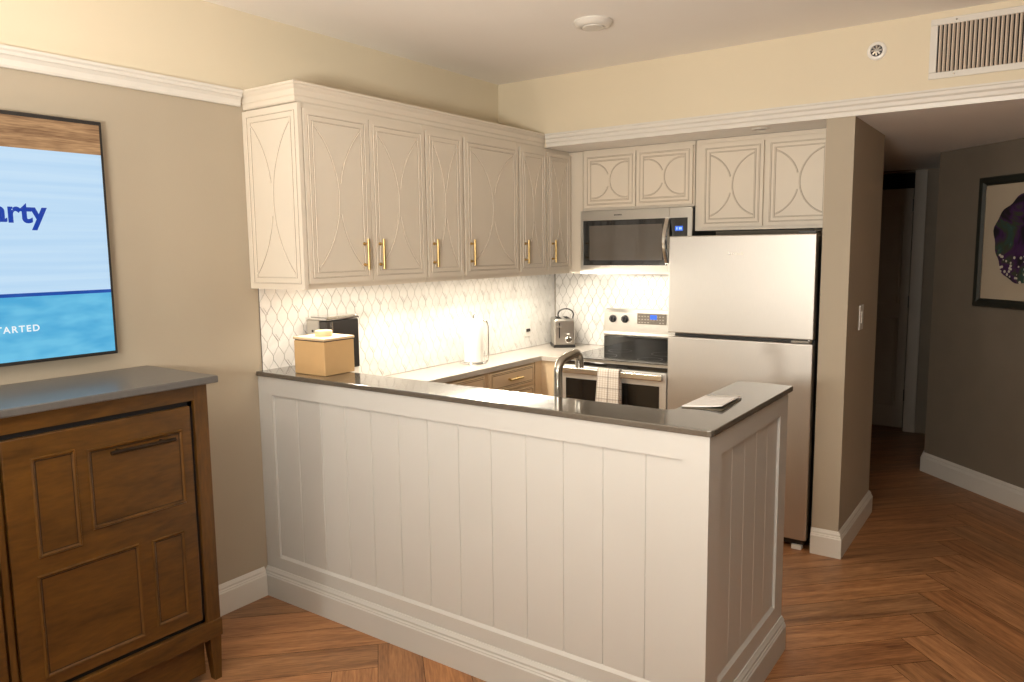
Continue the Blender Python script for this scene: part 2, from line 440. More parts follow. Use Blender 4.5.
def make_handle(parent, x, z, length, vertical=True, t=.02):
    mb = MB(); y = -t-.028
    if vertical:
        mb.cyl((x, y, z), (x, y, z+length), .0068, n=12)
        for zz in (z+.022, z+length-.022): mb.cyl((x, -t, zz), (x, y, zz), .0042, n=10); mb.cyl((x, -t-.001, zz), (x, -t-.005, zz), .008, n=12)
    else:
        mb.cyl((x, y, z), (x+length, y, z), .0068, n=12)
        for xx in (x+.02, x+length-.02): mb.cyl((xx, -t, z), (xx, y, z), .0042, n=10); mb.cyl((xx, -t-.001, z), (xx, -t-.005, z), .008, n=12)
    return mb.build('handle', GOLD, parent, smooth=True)

# upper cabinets on the left wall: local frame x along +y world, facing +x world
ZB = 1.418
def upper(name, y0, y1, label, doors, endpanel=False):
    t = thing(name, label, 'cabinet', (0.001, y0, ZB), math.pi/2, 'wall cabinets above the left counter')
    W = y1-y0; mb = MB(); mb.box(0, W, -.322, 0, 0, .765); mb.box(0, W, -.344, -.322, 0, .765)
    mb.build('carcass', CABW, t)
    for (a, b, hx) in doors:
        d = make_door(b-a, .716, t, (a-y0, -.344, .024))
        make_handle(d, hx-a, .051, .137)
    if endpanel:
        mb = MB(); door_geo(mb, .362, .757, inset1=.026, inset2=.050, full='right')
        e = mb.build('end_panel', [CABW, GLAZE], t)
        e.rotation_euler = (0, 0, -math.pi/2)
        e.location = (-.0, 0, 0)
        # faces world -y : local door plane x -> world x ; shift so it spans from the wall outwards
        e.location = (-.001, 0, 0)
    return t
upper('wall_cabinet', -.17, .578, 'cream two-door wall cabinet at the near end of the left row, patterned end panel', [(-.164, .199, .150), (.205, .571, .247)], True)
upper('wall_cabinet', .58, .876, 'narrow single-door cream wall cabinet, third door from the near end of the left row', [(.586, .866, .625)])
upper('wall_cabinet', .878, 1.386, 'widest single-door cream wall cabinet in the left row, fourth door from the near end', [(.886, 1.376, .925)])
upper('wall_cabinet', 1.388, 1.975, 'cream two-door wall cabinet at the far end of the left row, beside the microwave', [(1.396, 1.677, 1.438), (1.689, 1.965, 1.738)])
# corner filler
struct(MB().box(.3455, .446, 1.9765, 2.0, ZB, 2.18).build('trim_5', CABW))

# cabinets on the back wall
def backcab(name, x0, x1, z0, z1, label, doors, dz0, dz1, y=1.98):
    t = thing(name, label, 'cabinet', (x0, y, z0), 0, None)
    mb = MB(); mb.box(0, x1-x0, 0, YW-.002-y-(.008 if z0 < 1.45 else 0), 0, z1-z0)
    mb.build('carcass', CABW, t)
    for a, b in doors: make_door(b-a, dz1-dz0, t, (a-x0, 0, dz0-z0), inset1=.022, inset2=.045, full='right')
    return t
backcab('wall_cabinet', .448, 1.186, 1.812, 2.183, 'short two-door cream wall cabinet directly above the microwave', [(.465, .818), (.824, 1.178)], 1.826, 2.157)
t = backcab('wall_cabinet', 1.19, 1.961, 1.67, 2.183, 'two-door cream wall cabinet above the refrigerator', [(1.234, 1.582), (1.600, 1.945)], 1.690, 2.150, y=1.985)
MB().box(.01, .77, -.012, 0, .490, .512).box(.01, .77, -.006, 0, .480, .490).build('top_moulding', CABW, t)

# ------------------------------------------------------------------ microwave
t = thing('microwave', 'stainless over-the-range microwave with black window above the stove', 'microwave', (.448, 1.945, 1.416))
W = .738
mb = MB(); mb.box(.004, W-.002, .012, .398, .006, .388); mb.build('body', DKSTEEL, t, bevel=.002)
mb = MB(); mb.box(0, .600, 0, .012, .332, .392); mb.box(0, .600, 0, .012, 0, .054); mb.box(0, .018, 0, .012, .054, .332); mb.box(.588, .600, 0, .012, .054, .332)
mb.mi = 1; mb.box(.018, .588, .004, .012, .054, .332)
d = mb.build('door', [STEEL, BLACKG], t)
MB().box(.062, .555, .0025, .004, .085, .30).build('window', mat('microwave_window_mesh', (.10, .085, .07), .25, noise=.15, nscale=3, coat=.5), d)
mb = MB(); mb.box(.603, W, 0, .012, .332, .392); mb.box(.712, W, 0, .012, 0, .332); mb.box(.603, .712, 0, .012, 0, .04); mb.mi = 1; mb.box(.603, .712, .002, .012, .04, .332)
c = mb.build('control_panel', [STEEL, BLACKG], t)
mb = MB(); mb.box(.635, .683, .0005, .002, .256, .284); mb.mi = 1
for k, x in enumerate((.644, .655, .662, .670)):
    if k != 1: mb.box(x, x+.005, -.0002, .0005, .263, .277)
    else: mb.box(x, x+.0015, -.0002, .0005, .266, .268).box(x, x+.0015, -.0002, .0005, .273, .275)
mb.build('display', [BLUED, BLUEW], c)
mb = MB(); pts = [(.588+0*k, -.006-.046*math.sin(math.pi*k/14), .068+.262*k/14) for k in range(15)]
prof = []
vs = []; fs = []
for i, (x, y, z) in enumerate(pts):
    for dx, dy in ((-.013, .006), (-.013, -.003), (-.008, -.008), (.008, -.008), (.013, -.003), (.013, .006)): vs.append((x+dx, y+dy, z))
for i in range(14):
    for j in range(6): fs.append((i*6+j, i*6+(j+1) % 6, (i+1)*6+(j+1) % 6, (i+1)*6+j))
fs += [tuple(range(6)), tuple(range(84, 90))]
mb.poly(vs, fs); mb.box(.578, .598, -.008, .002, .062, .082); mb.box(.578, .598, -.008, .002, .318, .338)
mb.build('handle', mat('bright_steel', (.80, .78, .74), .22, 1, noise=.02), d, smooth=True)
mb = MB()
for k in range(6): mb.box(.236+k*.009, .242+k*.009, -.0008, 0, .358, .366)
mb.build('maker_mark', DKSTEEL, d)
mb = MB(); mb.box(.03, .70, .04, .36, -.004, .006)
mb.build('underside_grille', BLACKP, t)

# ------------------------------------------------------------------ stove
t = thing('electric_range', 'stainless electric range with black glass top, left of the refrigerator', 'stove', (.451, 1.70, 0))
W = .708
MB().box(0, W, .02, .56, .03, .895).build('body', DKSTEEL, t, bevel=.003)
for fx, fy in ((.05, .06), (W-.05, .06), (.05, .50), (W-.05, .50)):
    MB().cyl((fx, fy, 0), (fx, fy, .032), .018).build('foot', BLACKP, t)
mb = MB(); mb.box(0, W, .008, .57, .895, .909); mb.mi = 1; mb.box(.008, W-.008, .016, .565, .909, .914)
for cx, cy, r_ in ((.19, .16, .10), (.52, .16, .075), (.19, .42, .075), (.52, .42, .10)):
    mb.mi = 2; ring = [(cx+r_*math.cos(a*math.pi/24), cy+r_*math.sin(a*math.pi/24), .9143) for a in range(48)]
    ring2 = [(cx+(r_-.003)*math.cos(a*math.pi/24), cy+(r_-.003)*math.sin(a*math.pi/24), .9143) for a in range(48)]
    mb.poly(ring+ring2, [(i, (i+1) % 48, 48+(i+1) % 48, 48+i) for i in range(48)])
mb.build('cooktop', [STEEL, BLACKG, DKSTEEL], t)
# front: control-free lip, oven door, window, handle, drawer
OVST = mat('oven_steel', (.74, .72, .68), .4, .75, noise=.02)
d = MB().box(.003, W-.003, -.02, .02, .30, .868).build('oven_door', OVST, t, bevel=.004)
MB().box(.045, W-.045, -.0225, -.02, .42, .790).build('window', BLACKG, d, bevel=.001)
mb = MB()
mb.box(.012, W-.012, -.066, -.042, .826, .864)
mb.box(.018, .05, -.046, -.018, .830, .860); mb.box(W-.05, W-.018, -.046, -.018, .830, .860)
mb.build('handle', mat('handle_steel', (.82, .80, .75), .25, 1, noise=.02), d, bevel=.006, seg=3)
MB().box(.003, W-.003, -.012, .02, .07, .29).build('drawer', STEEL, t, bevel=.004)
MB().box(0, W, -.004, .02, .870, .895).build('front_lip', BLACKG, t, bevel=.003)
mb = MB()
mb.prism([(0, 0), (1, 0), (1, 1), (0, 1)], 0, 1) if 0 else None
prof = [(.555, .914), (.64, .914), (.64, 1.172), (.575, 1.172), (.560, 1.150), (.552, 1.020), (.548, 1.008), (.548, .998), (.562, .992)]
vs = [(x, y, z) for x in (0, W) for y, z in prof]; n = len(prof)
mb.poly(vs, [tuple(range(n)), tuple(range(n, 2*n))[::-1]]+[(i, n+i, n+(i+1) % n, (i+1) % n) for i in range(n)])
bg = mb.build('backguard', mat('light_backguard_steel', (.52, .50, .47), .32, .85, noise=.02), t, bevel=.002)
MB().box(.006, W-.006, .545, .556, .9145, .990).build('splash_glass', BLACKG, bg)
for kx in (.066, .155, .49, .58, .65):
    k = MB(); k.lathe([(0, .0), (.026, 0), (.026, .004), (.021, .006), (.018, .022), (0, .022)], c=(kx, .556, 1.108), n=28, axis='-y')
    k.box(kx-.004, kx+.004, .524, .536, 1.09, 1.126)
    k.build('knob', [DKSTEEL], bg, smooth=True)
mb = MB(); mb.box(.246, .450, .5535, .556, 1.080, 1.150)
pn = mb.build('control_display', mat('grey_touch_panel', (.20, .17, .14), .4, noise=.15, nscale=60), bg)
MB().box(.337, .385, .5525, .5535, 1.112, 1.142).build('clock', BLUED, pn)
mb = MB()
for r_ in range(3):
    for cc in range(9):
        x = .255+cc*.021
        if r_ == 0 and 3 < cc < 7: continue
        mb.box(x, x+.011, .5528, .5535, 1.087+r_*.02, 1.094+r_*.02)
mb.build('buttons', mat('button_grey', (.42, .38, .33), .5, noise=.05), pn)

# dish towel over the oven handle
def towel():
    m, nt, b = newmat('checked_cotton')
    tc = nt.nodes.new('ShaderNodeTexCoord'); sp = nt.nodes.new('ShaderNodeSeparateXYZ'); nt.links.new(tc.outputs['UV'], sp.inputs[0])
    outs = []
    for ax, per, wd in (('X', .017, .30), ('Y', .013, .28), ('X', .068, .12), ('Y', .065, .14)):
        a = nt.nodes.new('ShaderNodeMath'); a.operation = 'DIVIDE'; a.inputs[1].default_value = per; nt.links.new(sp.outputs[ax], a.inputs[0])
        f = nt.nodes.new('ShaderNodeMath'); f.operation = 'FRACT'; nt.links.new(a.outputs[0], f.inputs[0])
        l = nt.nodes.new('ShaderNodeMath'); l.operation = 'LESS_THAN'; l.inputs[1].default_value = wd; nt.links.new(f.outputs[0], l.inputs[0])
        outs.append(l)
    def mx(fac, A, Bc, k):
        n_ = nt.nodes.new('ShaderNodeMix'); n_.data_type = 'RGBA'
        mm = nt.nodes.new('ShaderNodeMath'); mm.operation = 'MULTIPLY'; mm.inputs[1].default_value = k; nt.links.new(fac.outputs[0], mm.inputs[0])
        nt.links.new(mm.outputs[0], n_.inputs['Factor'])
        if isinstance(A, tuple): n_.inputs['A'].default_value = A
        else: nt.links.new(A, n_.inputs['A'])
        n_.inputs['B'].default_value = Bc
        return n_.outputs['Result']
    c = mx(outs[0], (.80, .76, .70, 1), (.42, .30, .20, 1), .35); c = mx(outs[1], c, (.42, .30, .20, 1), .35)
    c = mx(outs[2], c, (.13, .10, .08, 1), .38); c = mx(outs[3], c, (.16, .11, .08, 1), .34)
    nt.links.new(c, b.inputs['Base Color']); b.inputs['Roughness'].default_value = .95
    W, nx = .142, 16; x0 = .745
    # path (y,z,len) over handle: back drop, over, front drop
    path = [(1.665, .62), (1.663, .72), (1.662, .80), (1.6615, .85), (1.661, .868), (1.652, .8745), (1.642, .8755), (1.632, .8735), (1.6265, .866), (1.626, .85)]
    for k in range(1, 13): path.append((1.6255-.0006*k, .85-.0165*k))
    bm = bmesh.new(); uvl = bm.loops.layers.uv.new('UVMap'); ln = [0]
    for a, b2 in zip(path, path[1:]): ln.append(ln[-1]+math.hypot(b2[0]-a[0], b2[1]-a[1]))
    rows = []
    for i, (y, z) in enumerate(path):
        row = []; fr = min(1, max(0, (i-9)/12)); bk = 1 if i > 9 else 0
        for j in range(nx+1):
            s_ = j/nx; wv = .0045*math.sin(s_*9+1)*fr+.002*math.sin(s_*23)*fr
            row.append(bm.verts.new((x0+W*s_+(-.010*(1-s_)+.006*s_)*fr, y-abs(wv)-.0008, z)))
        rows.append(row)
    for i in range(len(rows)-1):
        for j in range(nx):
            f = bm.faces.new((rows[i][j], rows[i][j+1], rows[i+1][j+1], rows[i+1][j])); f.smooth = True
            for lp, (a, b2) in zip(f.loops, ((i, j), (i, j+1), (i+1, j+1), (i+1, j))): lp[uvl].uv = (b2/nx*W, ln[a])
    me = bpy.data.meshes.new('dish_towel'); bm.to_mesh(me); bm.free(); me.materials.append(m)
    o = bpy.data.objects.new('dish_towel', me); COL.objects.link(o)
    sd = o.modifiers.new('s', 'SOLIDIFY'); sd.thickness = .0022; sd.offset = 1
    tag(o, 'white and brown checked dish towel hanging over the oven door handle', 'towel')
towel()

# ------------------------------------------------------------------ refrigerator
t = thing('refrigerator', 'tall stainless top-freezer refrigerator between the stove and the column', 'refrigerator', (1.164, 1.673, 0))
W = .778
MB().box(.034, W-.006, .075, .66, .03, 1.625).build('cabinet_body', DKSTEEL, t, bevel=.004)
MB().box(.02, W-.004, .058, .075, .05, 1.63).build('gasket', BLACKP, t)
fd = MB().box(0, W, 0, .058, 1.104, 1.637).build('freezer_door', FRIDGE, t, bevel=.006, seg=3)
ld = MB().box(0, W, 0, .058, .055, 1.084).build('refrigerator_door', FRIDGE, t, bevel=.006, seg=3)
mb = MB()
for k, (a, hgt) in enumerate(((0, .012), (.016, .009), (.027, .007), (.036, .007), (.046, .007), (.057, .007), (.067, .012))):
    mb.box(.338+a, .338+a+.007, -.0015, 0, .431 + 1.104-.0, .431+1.104+hgt)
mb.build('maker_mark', CHROME, fd)
mb = MB(); mb.box(W-.105, W-.02, -.002, .05, 1.088, 1.100).cyl((W-.022, .028, 1.086), (W-.022, .028, 1.102), .012)
mb.build('middle_hinge', CHROME, t)
mb = MB(); mb.box(W-.09, W-.004, .01, .10, 1.638, 1.652).cyl((W-.03, .03, 1.636), (W-.03, .03, 1.656), .012)
mb.build('top_hinge_cover', BLACKP, t, bevel=.002)
MB().box(.02, W-.02, .03, .075, .022, .053).build('toe_grille', BLACKP, t)
for fx in (.06, W-.075):
    MB().box(fx, fx+.05, .012, .045, 0, .022).build('front_foot', WHITEP, t)
for fx in (.06, W-.075):
    MB().box(fx, fx+.05, .55, .6, 0, .03).build('rear_foot', BLACKP, t)

# ------------------------------------------------------------------ peninsula
t = thing('kitchen_peninsula', 'white panelled L-shaped kitchen peninsula half wall under the dark ledge', 'peninsula', (0, 0, 0))
YF = -.180; XR = 2.105; ZT = 1.026
mb = MB(); mb.prism([(.010, YF+.016), (XR-.016, YF+.016), (XR-.016, .64), (1.922, .64), (1.922, 0), (.010, 0)], 0, ZT)
mb.build('core', PANEL, t)
# front frame
rx0, rx1, rz0, rz1 = .095, 2.024, .190, .945
mb = MB(); y0, y1 = YF, YF+.0165
mb.box(.001, rx0, y0, y1, 0, ZT); mb.box(rx1, XR, y0, y1, 0, ZT); mb.box(rx0, rx1, y0, y1, rz1, ZT); mb.box(rx0, rx1, y0, y1, 0, rz0)
mb.build('front_frame', PANEL, t)
mb = MB(); xs = [rx0]+[round(.25+.15*k, 3) for k in range(12)]+[rx1]
yb = YF+.010; pts = [(rx0, YF+.0162)]
pts = []
for i, x in enumerate(xs):
    if i in (0, len(xs)-1): pts.append((x, yb))
    else: pts += [(x-.0026, yb), (x-.0010, yb+.0032), (x+.0010, yb+.0032), (x+.0026, yb)]
pl = pts+[(rx1, YF+.0162), (rx0, YF+.0162)]
mb.prism(pl, rz0, rz1)
mb.build('front_boards', PANEL, t)
# sloped bead at recess edges
mb = MB(); mb.poly([(rx0, YF+.0005, rz0), (rx1, YF+.0005, rz0), (rx1, YF+.011, rz0+.012), (rx0, YF+.011, rz0+.012), (rx0, YF+.011, rz0), (rx1, YF+.011, rz0)], [(0, 1, 2, 3), (3, 2, 5, 4), (0, 3, 4), (1, 5, 2)])
mb.build('bottom_bead', PANEL, t)
# end frame (facing +x)
ey0, ey1, ez0, ez1 = -.075, .545, .200, .950
mb = MB(); x0, x1 = XR-.0165, XR
mb.box(x0, x1, YF+.0165, ey0, 0, ZT); mb.box(x0, x1, ey1, .64, 0, ZT); mb.box(x0, x1, ey0, ey1, ez1, ZT); mb.box(x0, x1, ey0, ey1, 0, ez0)
mb.build('end_frame', PANEL, t)
mb = MB(); ys = [ey0]+[ey0+.124*k for k in range(1, 5)]+[ey1]; pts = []; xb = XR-.010
for i, y in enumerate(ys):
    if i in (0, len(ys)-1): pts.append((xb, y))
    else: pts += [(xb, y-.0022), (xb-.0016, y-.0006), (xb-.0016, y+.0006), (xb, y+.0022)]
mb.prism(pts+[(XR-.0162, ey1), (XR-.0162, ey0)], ez0, ez1)
mb.build('end_boards', PANEL, t)
mb = MB(); mb.poly([(XR-.0005, ey0, ez0), (XR-.0005, ey1, ez0), (XR-.011, ey1, ez0+.012), (XR-.011, ey0, ez0+.012), (XR-.011, ey0, ez0), (XR-.011, ey1, ez0)], [(0, 1, 2, 3), (3, 2, 5, 4), (0, 3, 4), (1, 5, 2)])
mb.build('end_bead', PANEL, t)
mb = MB().sweep([((.001, YF), (0, -1)), ((XR, YF), (1, -1)), ((XR, .64), (1, 0))], BP)
mb.build('skirting_board', PANEL, t)

# ledge (raised bar top)
mb = MB(); mb.prism([(.002, -.190), (2.100, -.190), (2.112, -.187), (2.116, -.176), (2.116, .662), (2.113, .672), (2.104, .675), (1.90, .675), (1.90, .045), (1.892, .028), (1.875, .020), (.002, .020)], ZT, 1.046)
o = mb.build('bar_countertop', QUARTZ, bevel=.003)
tag(o, 'dark grey polished L-shaped bar top capping the white panelled peninsula', 'countertop')
# lower counter with base cabinets behind
mb = MB(); mb.prism([(.010, .003), (1.918, .003), (1.918, .57), (.312, .57), (.312, 1.688), (.447, 1.688), (.447, 2.338), (.010, 2.338)], .879, .909)
o = mb.build('kitchen_countertop', QUARTZL, bevel=.002)
tag(o, 'pale quartz worktop along the tiled left wall, reaching the stove', 'countertop')

def basecab(name, y0, y1, label, group, handle_y=None):
    t = thing(name, label, 'cabinet', (.002, y0, 0), math.pi/2, group); W = y1-y0
    MB().box(0, W-.001, -.285, 0, .10, .879).box(0, W-.001, -.235, 0, 0, .10).build('carcass', BASEC, t)
    for k, (z0, z1) in enumerate(((.752, .868), (.47, .738), (.12, .456))):
        mb = MB(); w = W-.05; h = z1-z0
        mb.box(0, w, -.018, 0, 0, h)
        for ins in ((.016,) if k == 0 else (.018,)):
            pts = [(ins, ins), (w-ins, ins), (w-ins, h-ins), (ins, h-ins)]
            mb.mi = 1; mb.ribbon(pts, .0085, .0008, -.018, True); mb.mi = 0; mb.ribbon(pts, .0045, .003, -.018, True)
        d = mb.build('drawer', [BASEC, GLAZE], t); d.location = (.025, -.285, z0)
        make_handle(d, w/2-.065, h/2, .13, vertical=False, t=.018)
    return t
basecab('base_cabinet', .60, 1.135, 'cream drawer base cabinet under the left worktop, nearer the sink', 'drawer units under the left worktop')
basecab('base_cabinet', 1.137, 1.640, 'cream drawer base cabinet under the left worktop, nearer the stove', 'drawer units under the left worktop')
o = MB().box(.012, .295, 1.642, 2.338, 0, .879).box(.295, .446, 1.712, 2.338, 0, .879).build('corner_base_cabinet', BASEC)
tag(o, 'plain cream corner base cabinet filling the space left of the stove', 'cabinet')
t = thing('sink_base_cabinet', 'cream base cabinet carrying the sink worktop behind the peninsula', 'cabinet', (.32, .003, 0))
MB().box(0, 1.595, 0, .50, .10, .879).box(0, 1.595, 0, .45, 0, .10).build('carcass', BASEC, t)
for k in range(3):
    dd = MB(); door_geo(dd, .50, .70, arcs=False); o = dd.build('door', [BASEC, GLAZE], t); o.rotation_euler = (0, 0, math.pi); o.location = (.55+k*.52, .50, .14)

# faucet
t = thing('sink_faucet', 'brushed nickel gooseneck sink faucet behind the dark ledge', 'faucet', (1.405, .115, .909))
pts = [(0, 0, 0), (0, 0, .10), (0, 0, .20), (0, 0, 0.208)]
for k in range(1, 8):
    a = k*math.pi/2/7*.84; pts.append((0, .045*(1-math.cos(a)), 0.208+.045*math.sin(a)))
yy, zz = pts[-1][1], pts[-1][2]; pts += [(0, yy+.05, zz+.008), (0, yy+.095, zz+.012)]
yy, zz = pts[-1][1], pts[-1][2]
for k in range(1, 7):
    a = k*math.pi/2/6; pts.append((0, yy+.03*math.sin(a), zz-.03*(1-math.cos(a))))
pts.append((0, pts[-1][1], pts[-1][2]-.03))
MB().tube(pts, .0165, n=16).build('spout', NICKEL, t, smooth=True)
MB().cyl((0, 0, 0), (0, 0, .012), .028, .024).cyl((0, 0, .012), (0, 0, .06), .019, .017).build('base', NICKEL, t, smooth=True)
MB().cyl((.016, 0, .045), (.034, 0, .048), .008).tube([(.034, 0, .048), (.05, -.0, .07), (.055, 0, .095)], [.007, .006, .005]).build('lever', NICKEL, t, smooth=True)

# ------------------------------------------------------------------ things on the counters
t = thing('lidded_box', 'square tan lidded box with a round knob on the left end of the dark ledge', 'box', (.195, -.128, 1.0462))
MB().box(0, .195, 0, .172, 0, .146).build('body', TAN, t, bevel=.004)
MB().box(.004, .191, .004, .168, .146, .150).build('rim', BLACKP, t)
ld = MB().box(-.003, .198, -.003, .175, .150, .162).build('lid', TANTOP, t, bevel=.004)
MB().lathe([(0, 0), (.036, 0), (.038, .004), (.038, .020), (.035, .024), (0, .024)], c=(.098, .086, .162), n=36).build('knob', TANTOP, ld, smooth=True)

t = thing('coffee_maker', 'silver and black pod coffee maker behind the tan box', 'coffee maker', (.052, .062, .909))
MB().box(0, .140, 0, .20, 0, .115).build('base', WHITEP, t, bevel=.006)
MB().box(0, .088, .0, .20, .115, .352).build('side_shell', STEEL, t, bevel=.006)
MB().box(.088, .141, .001, .200, .115, .348).build('front_housing', BLACKP, t, bevel=.005)
MB().box(-.002, .144, -.002, .202, .352, .362).box(.02, .135, .01, .19, .362, .368).build('lid', CHROME, t, bevel=.003)
MB().cyl((.045, -.0015, .300), (.045, .002, .300), .006).build('button', BLACKP, t)
mb = MB().box(.141, .147, .03, .035, .12, .345); mb.build('trim_strip', CHROME, t)

t = thing('paper_towel_holder', 'white paper towel roll on a chrome stand on the left worktop', 'paper towel holder', (.135, 1.225, .909))
MB().lathe([(0, 0), (.072, 0), (.075, .004), (.072, .010), (0, .010)], n=40).build('base', CHROME, t, smooth=True)
MB().cyl((0, 0, .01), (0, 0, .285), .006).lathe([(0, .285), (.010, .287), (.012, .295), (.008, .303), (0, .305)], n=20).build('centre_rod', CHROME, t, smooth=True)
MB().tube([(.045, .080, .004), (.047, .082, .10), (.047, .082, .22), (.042, .074, .245), (.03, .055, .252)], .0045).tube([(.02, .02, .006), (.045, .080, .006)], .004).build('tension_arm', CHROME, t, smooth=True)
MB().lathe([(.020, .012), (.058, .012), (.0585, .014), (.0585, .258), (.058, .260), (.020, .260), (.020, .012)], n=48).build('paper_roll', TOWELP, t, smooth=True)

t = thing('toaster', 'silver two-slice toaster in the far counter corner, left of the stove', 'toaster', (.168, 2.178, .909), R(45-6))
t.scale = (1.2, 1.08, 1.10)
# local: x across the front end, -y is the end facing the room
bd = MB().box(-.060, .060, -.095, .095, .012, .178).build('body', STEEL, t, bevel=.014, seg=4)
MB().box(-.062, .062, -.098, .098, 0, .016).build('base', BLACKP, t, bevel=.003)
MB().box(-.052, .054, -.0985, -.094, .02, .165).build('front_plate', mat('toaster_front_steel', (.5, .46, .42), .3, 1, noise=.05), t, bevel=.002)
MB().box(-.032, -.026, -.100, -.098, .06, .155).build('lever_slot', DARK, t)
MB().box(-.044, -.014, -.112, -.098, .128, .136).build('lever', CHROME, t, bevel=.002)
MB().lathe([(0, 0), (.019, 0), (.019, .010), (.015, .013), (0, .013)], c=(.022, -.0985, .050), n=28, axis='-y').build('browning_dial', CHROME, t, smooth=True)
MB().box(.012, .030, -.1005, -.098, .082, .088).build('button', WHITEP, t)
MB().box(-.035, -.012, -.07, .07, .1775, .180).box(.012, .035, -.07, .07, .1775, .180).build('slot', DARK, t)
cp = [(.0+.0, -.03, .181)]
cp = []
for k in range(17):
    a = math.pi*(-.10+1.20*k/16); cp.append((.022+.045*math.cos(a)*1.0, .02, .196+.036*math.sin(a)))
cp = [(.062, .02, .160)]+cp+[(-.03, .0, .181)]
MB().tube(cp, .0042, n=8).build('cord', BLACKP, t, smooth=True)

# outlet with a plug
t = thing('wall_outlet', 'white outlet with a dark plug in the left wall tiles', 'outlet', (.0085, 1.978, 1.045), math.pi/2)
MB().box(-.036, .036, -.006, 0, -.058, .058).build('plate', WHITEP, t, bevel=.002)
MB().box(-.018, .018, -.016, -.006, -.026, -.006).build('plug', BLACKP, t, bevel=.002)

# papers on the ledge
t = thing('paper_booklet', 'white folded paper booklet on the right corner of the dark ledge', 'booklet', (1.905, .1, 1.0462))
def sheet(c, z, curl, name, m_):
    mb = MB(); n = 8; vs = []; fs = []
    for i in range(n+1):
        for j in range(n+1):
            s_, q = i/n, j/n
            p = [(1-s_)*(1-q)*c[0][k]+s_*(1-q)*c[1][k]+s_*q*c[2][k]+(1-s_)*q*c[3][k] for k in (0, 1)]
            vs.append((p[0], p[1], z+curl*(s_**2)*(1-q*.55)))
    for i in range(n):
        for j in range(n): fs.append((i*(n+1)+j, (i+1)*(n+1)+j, (i+1)*(n+1)+j+1, i*(n+1)+j+1))
    mb.poly(vs, fs); o = mb.build(name, m_, t, smooth=True)
    sd = o.modifiers.new('s', 'SOLIDIFY'); sd.thickness = .0012; sd.offset = 1
c0 = [(.004, -.020), (.134, .003), (.122, .236), (.004, .198)]
sheet([(a+.004, b-.012) for a, b in c0], .0004, .0, 'cover_sheet', mat('dark_cover', (.10, .085, .06), .5, noise=.1))
sheet(c0, .003, .010, 'top_sheet', PAPER)

# ------------------------------------------------------------------ tv
t = thing('television', 'wall mounted flat television showing a light blue menu screen above the wooden cabinet', 'television', (.01, -.828, 1.208))
TW, TH = 1.47, .84
MB().box(0, .035, -TW+.3, -.3, .15, TH-.15).build('wall_bracket', BLACKP, t)
MB().box(.030, .050, -TW, 0, 0, TH).build('bezel', BLACKP, t, bevel=.003)
def scr(name, z0, z1, m_, x=.0506, y0=-TW+.010, y1=-.010):
    return MB().box(.0495, x, y0, y1, z0, z1).build(name, m_, t)
mw = wood_mat('screen_wood_image', (.16, .07, .03), (.66, .38, .18), scale=(1, .8, 9), gs=3)
b = mw.node_tree.nodes['Principled BSDF']; b.inputs['Base Color'].default_value = (0, 0, 0, 1)
src = b.inputs['Base Color'].links[0].from_socket; mw.node_tree.links.remove(b.inputs['Base Color'].links[0])
mw.node_tree.links.new(src, b.inputs['Emission Color']); b.inputs['Emission Strength'].default_value = 1.0
scr('screen_wood_band', TH-.118, TH-.014, mw)
def emis(name, c1, c2, sc, stretch):
    m = mat(name, c1, .3, noise=.02, nscale=10)
    nt = m.node_tree; b = nt.nodes['Principled BSDF']
    for l in list(b.inputs['Base Color'].links): nt.links.remove(l)
    b.inputs['Base Color'].default_value = (0, 0, 0, 1)
    tc = nt.nodes.new('ShaderNodeTexCoord'); mp = nt.nodes.new('ShaderNodeMapping'); mp.inputs['Scale'].default_value = stretch
    n = nt.nodes.new('ShaderNodeTexNoise'); n.inputs['Scale'].default_value = sc; r = nt.nodes.new('ShaderNodeValToRGB')
    r.color_ramp.elements[0].color = (*c1, 1); r.color_ramp.elements[1].color = (*c2, 1); r.color_ramp.elements[0].position = .35; r.color_ramp.elements[1].position = .65
    nt.links.new(tc.outputs['Object'], mp.inputs[0]); nt.links.new(mp.outputs[0], n.inputs['Vector']); nt.links.new(n.outputs[0], r.inputs[0])
    nt.links.new(r.outputs[0], b.inputs['Emission Color']); b.inputs['Emission Strength'].default_value = 1.0
    return m
scr('screen_menu_area', .240, TH-.118, emis('screen_pale_blue', (.50, .72, .94), (.58, .78, .97), 3, (1, .3, 14)))
scr('screen_blue_line', .228, .240, emis('screen_navy', (.01, .06, .35), (.02, .10, .45), 10, (1, 1, 1)), x=.0508)
scr('screen_teal_area', .012, .228, emis('screen_teal', (.08, .42, .72), (.16, .56, .82), 4, (1, 2, 6)))
def text(body, size, y_right, z, m_, parent, extra=0, spacing=1, x=.0512):
    cu = bpy.data.curves.new('t', 'FONT'); cu.body = body; cu.size = size; cu.extrude = .0003; cu.offset = extra; cu.space_character = spacing
    cu.align_x = 'RIGHT'
    o = bpy.data.objects.new('t', cu); COL.objects.link(o)
    dg = bpy.context.evaluated_depsgraph_get(); me = bpy.data.meshes.new_from_object(o.evaluated_get(dg))
    bpy.data.objects.remove(o); n = bpy.data.objects.new('screen_text', me); COL.objects.link(n)
    me.materials.clear(); me.materials.append(m_)
    n.rotation_euler = (math.pi/2, 0, math.pi/2); n.location = (x, y_right, z); n.parent = parent
    return n
text('arty', .104, -.212, .478, emis('screen_text_blue', (.01, .05, .38), (.01, .06, .42), 3, (1, 1, 1)), t, extra=.0030)
text('STARTED', .031, -.262, .110, emis('screen_text_white', (.9, .95, 1), (.95, 1, 1), 3, (1, 1, 1)), t, extra=.0006, spacing=1.25)

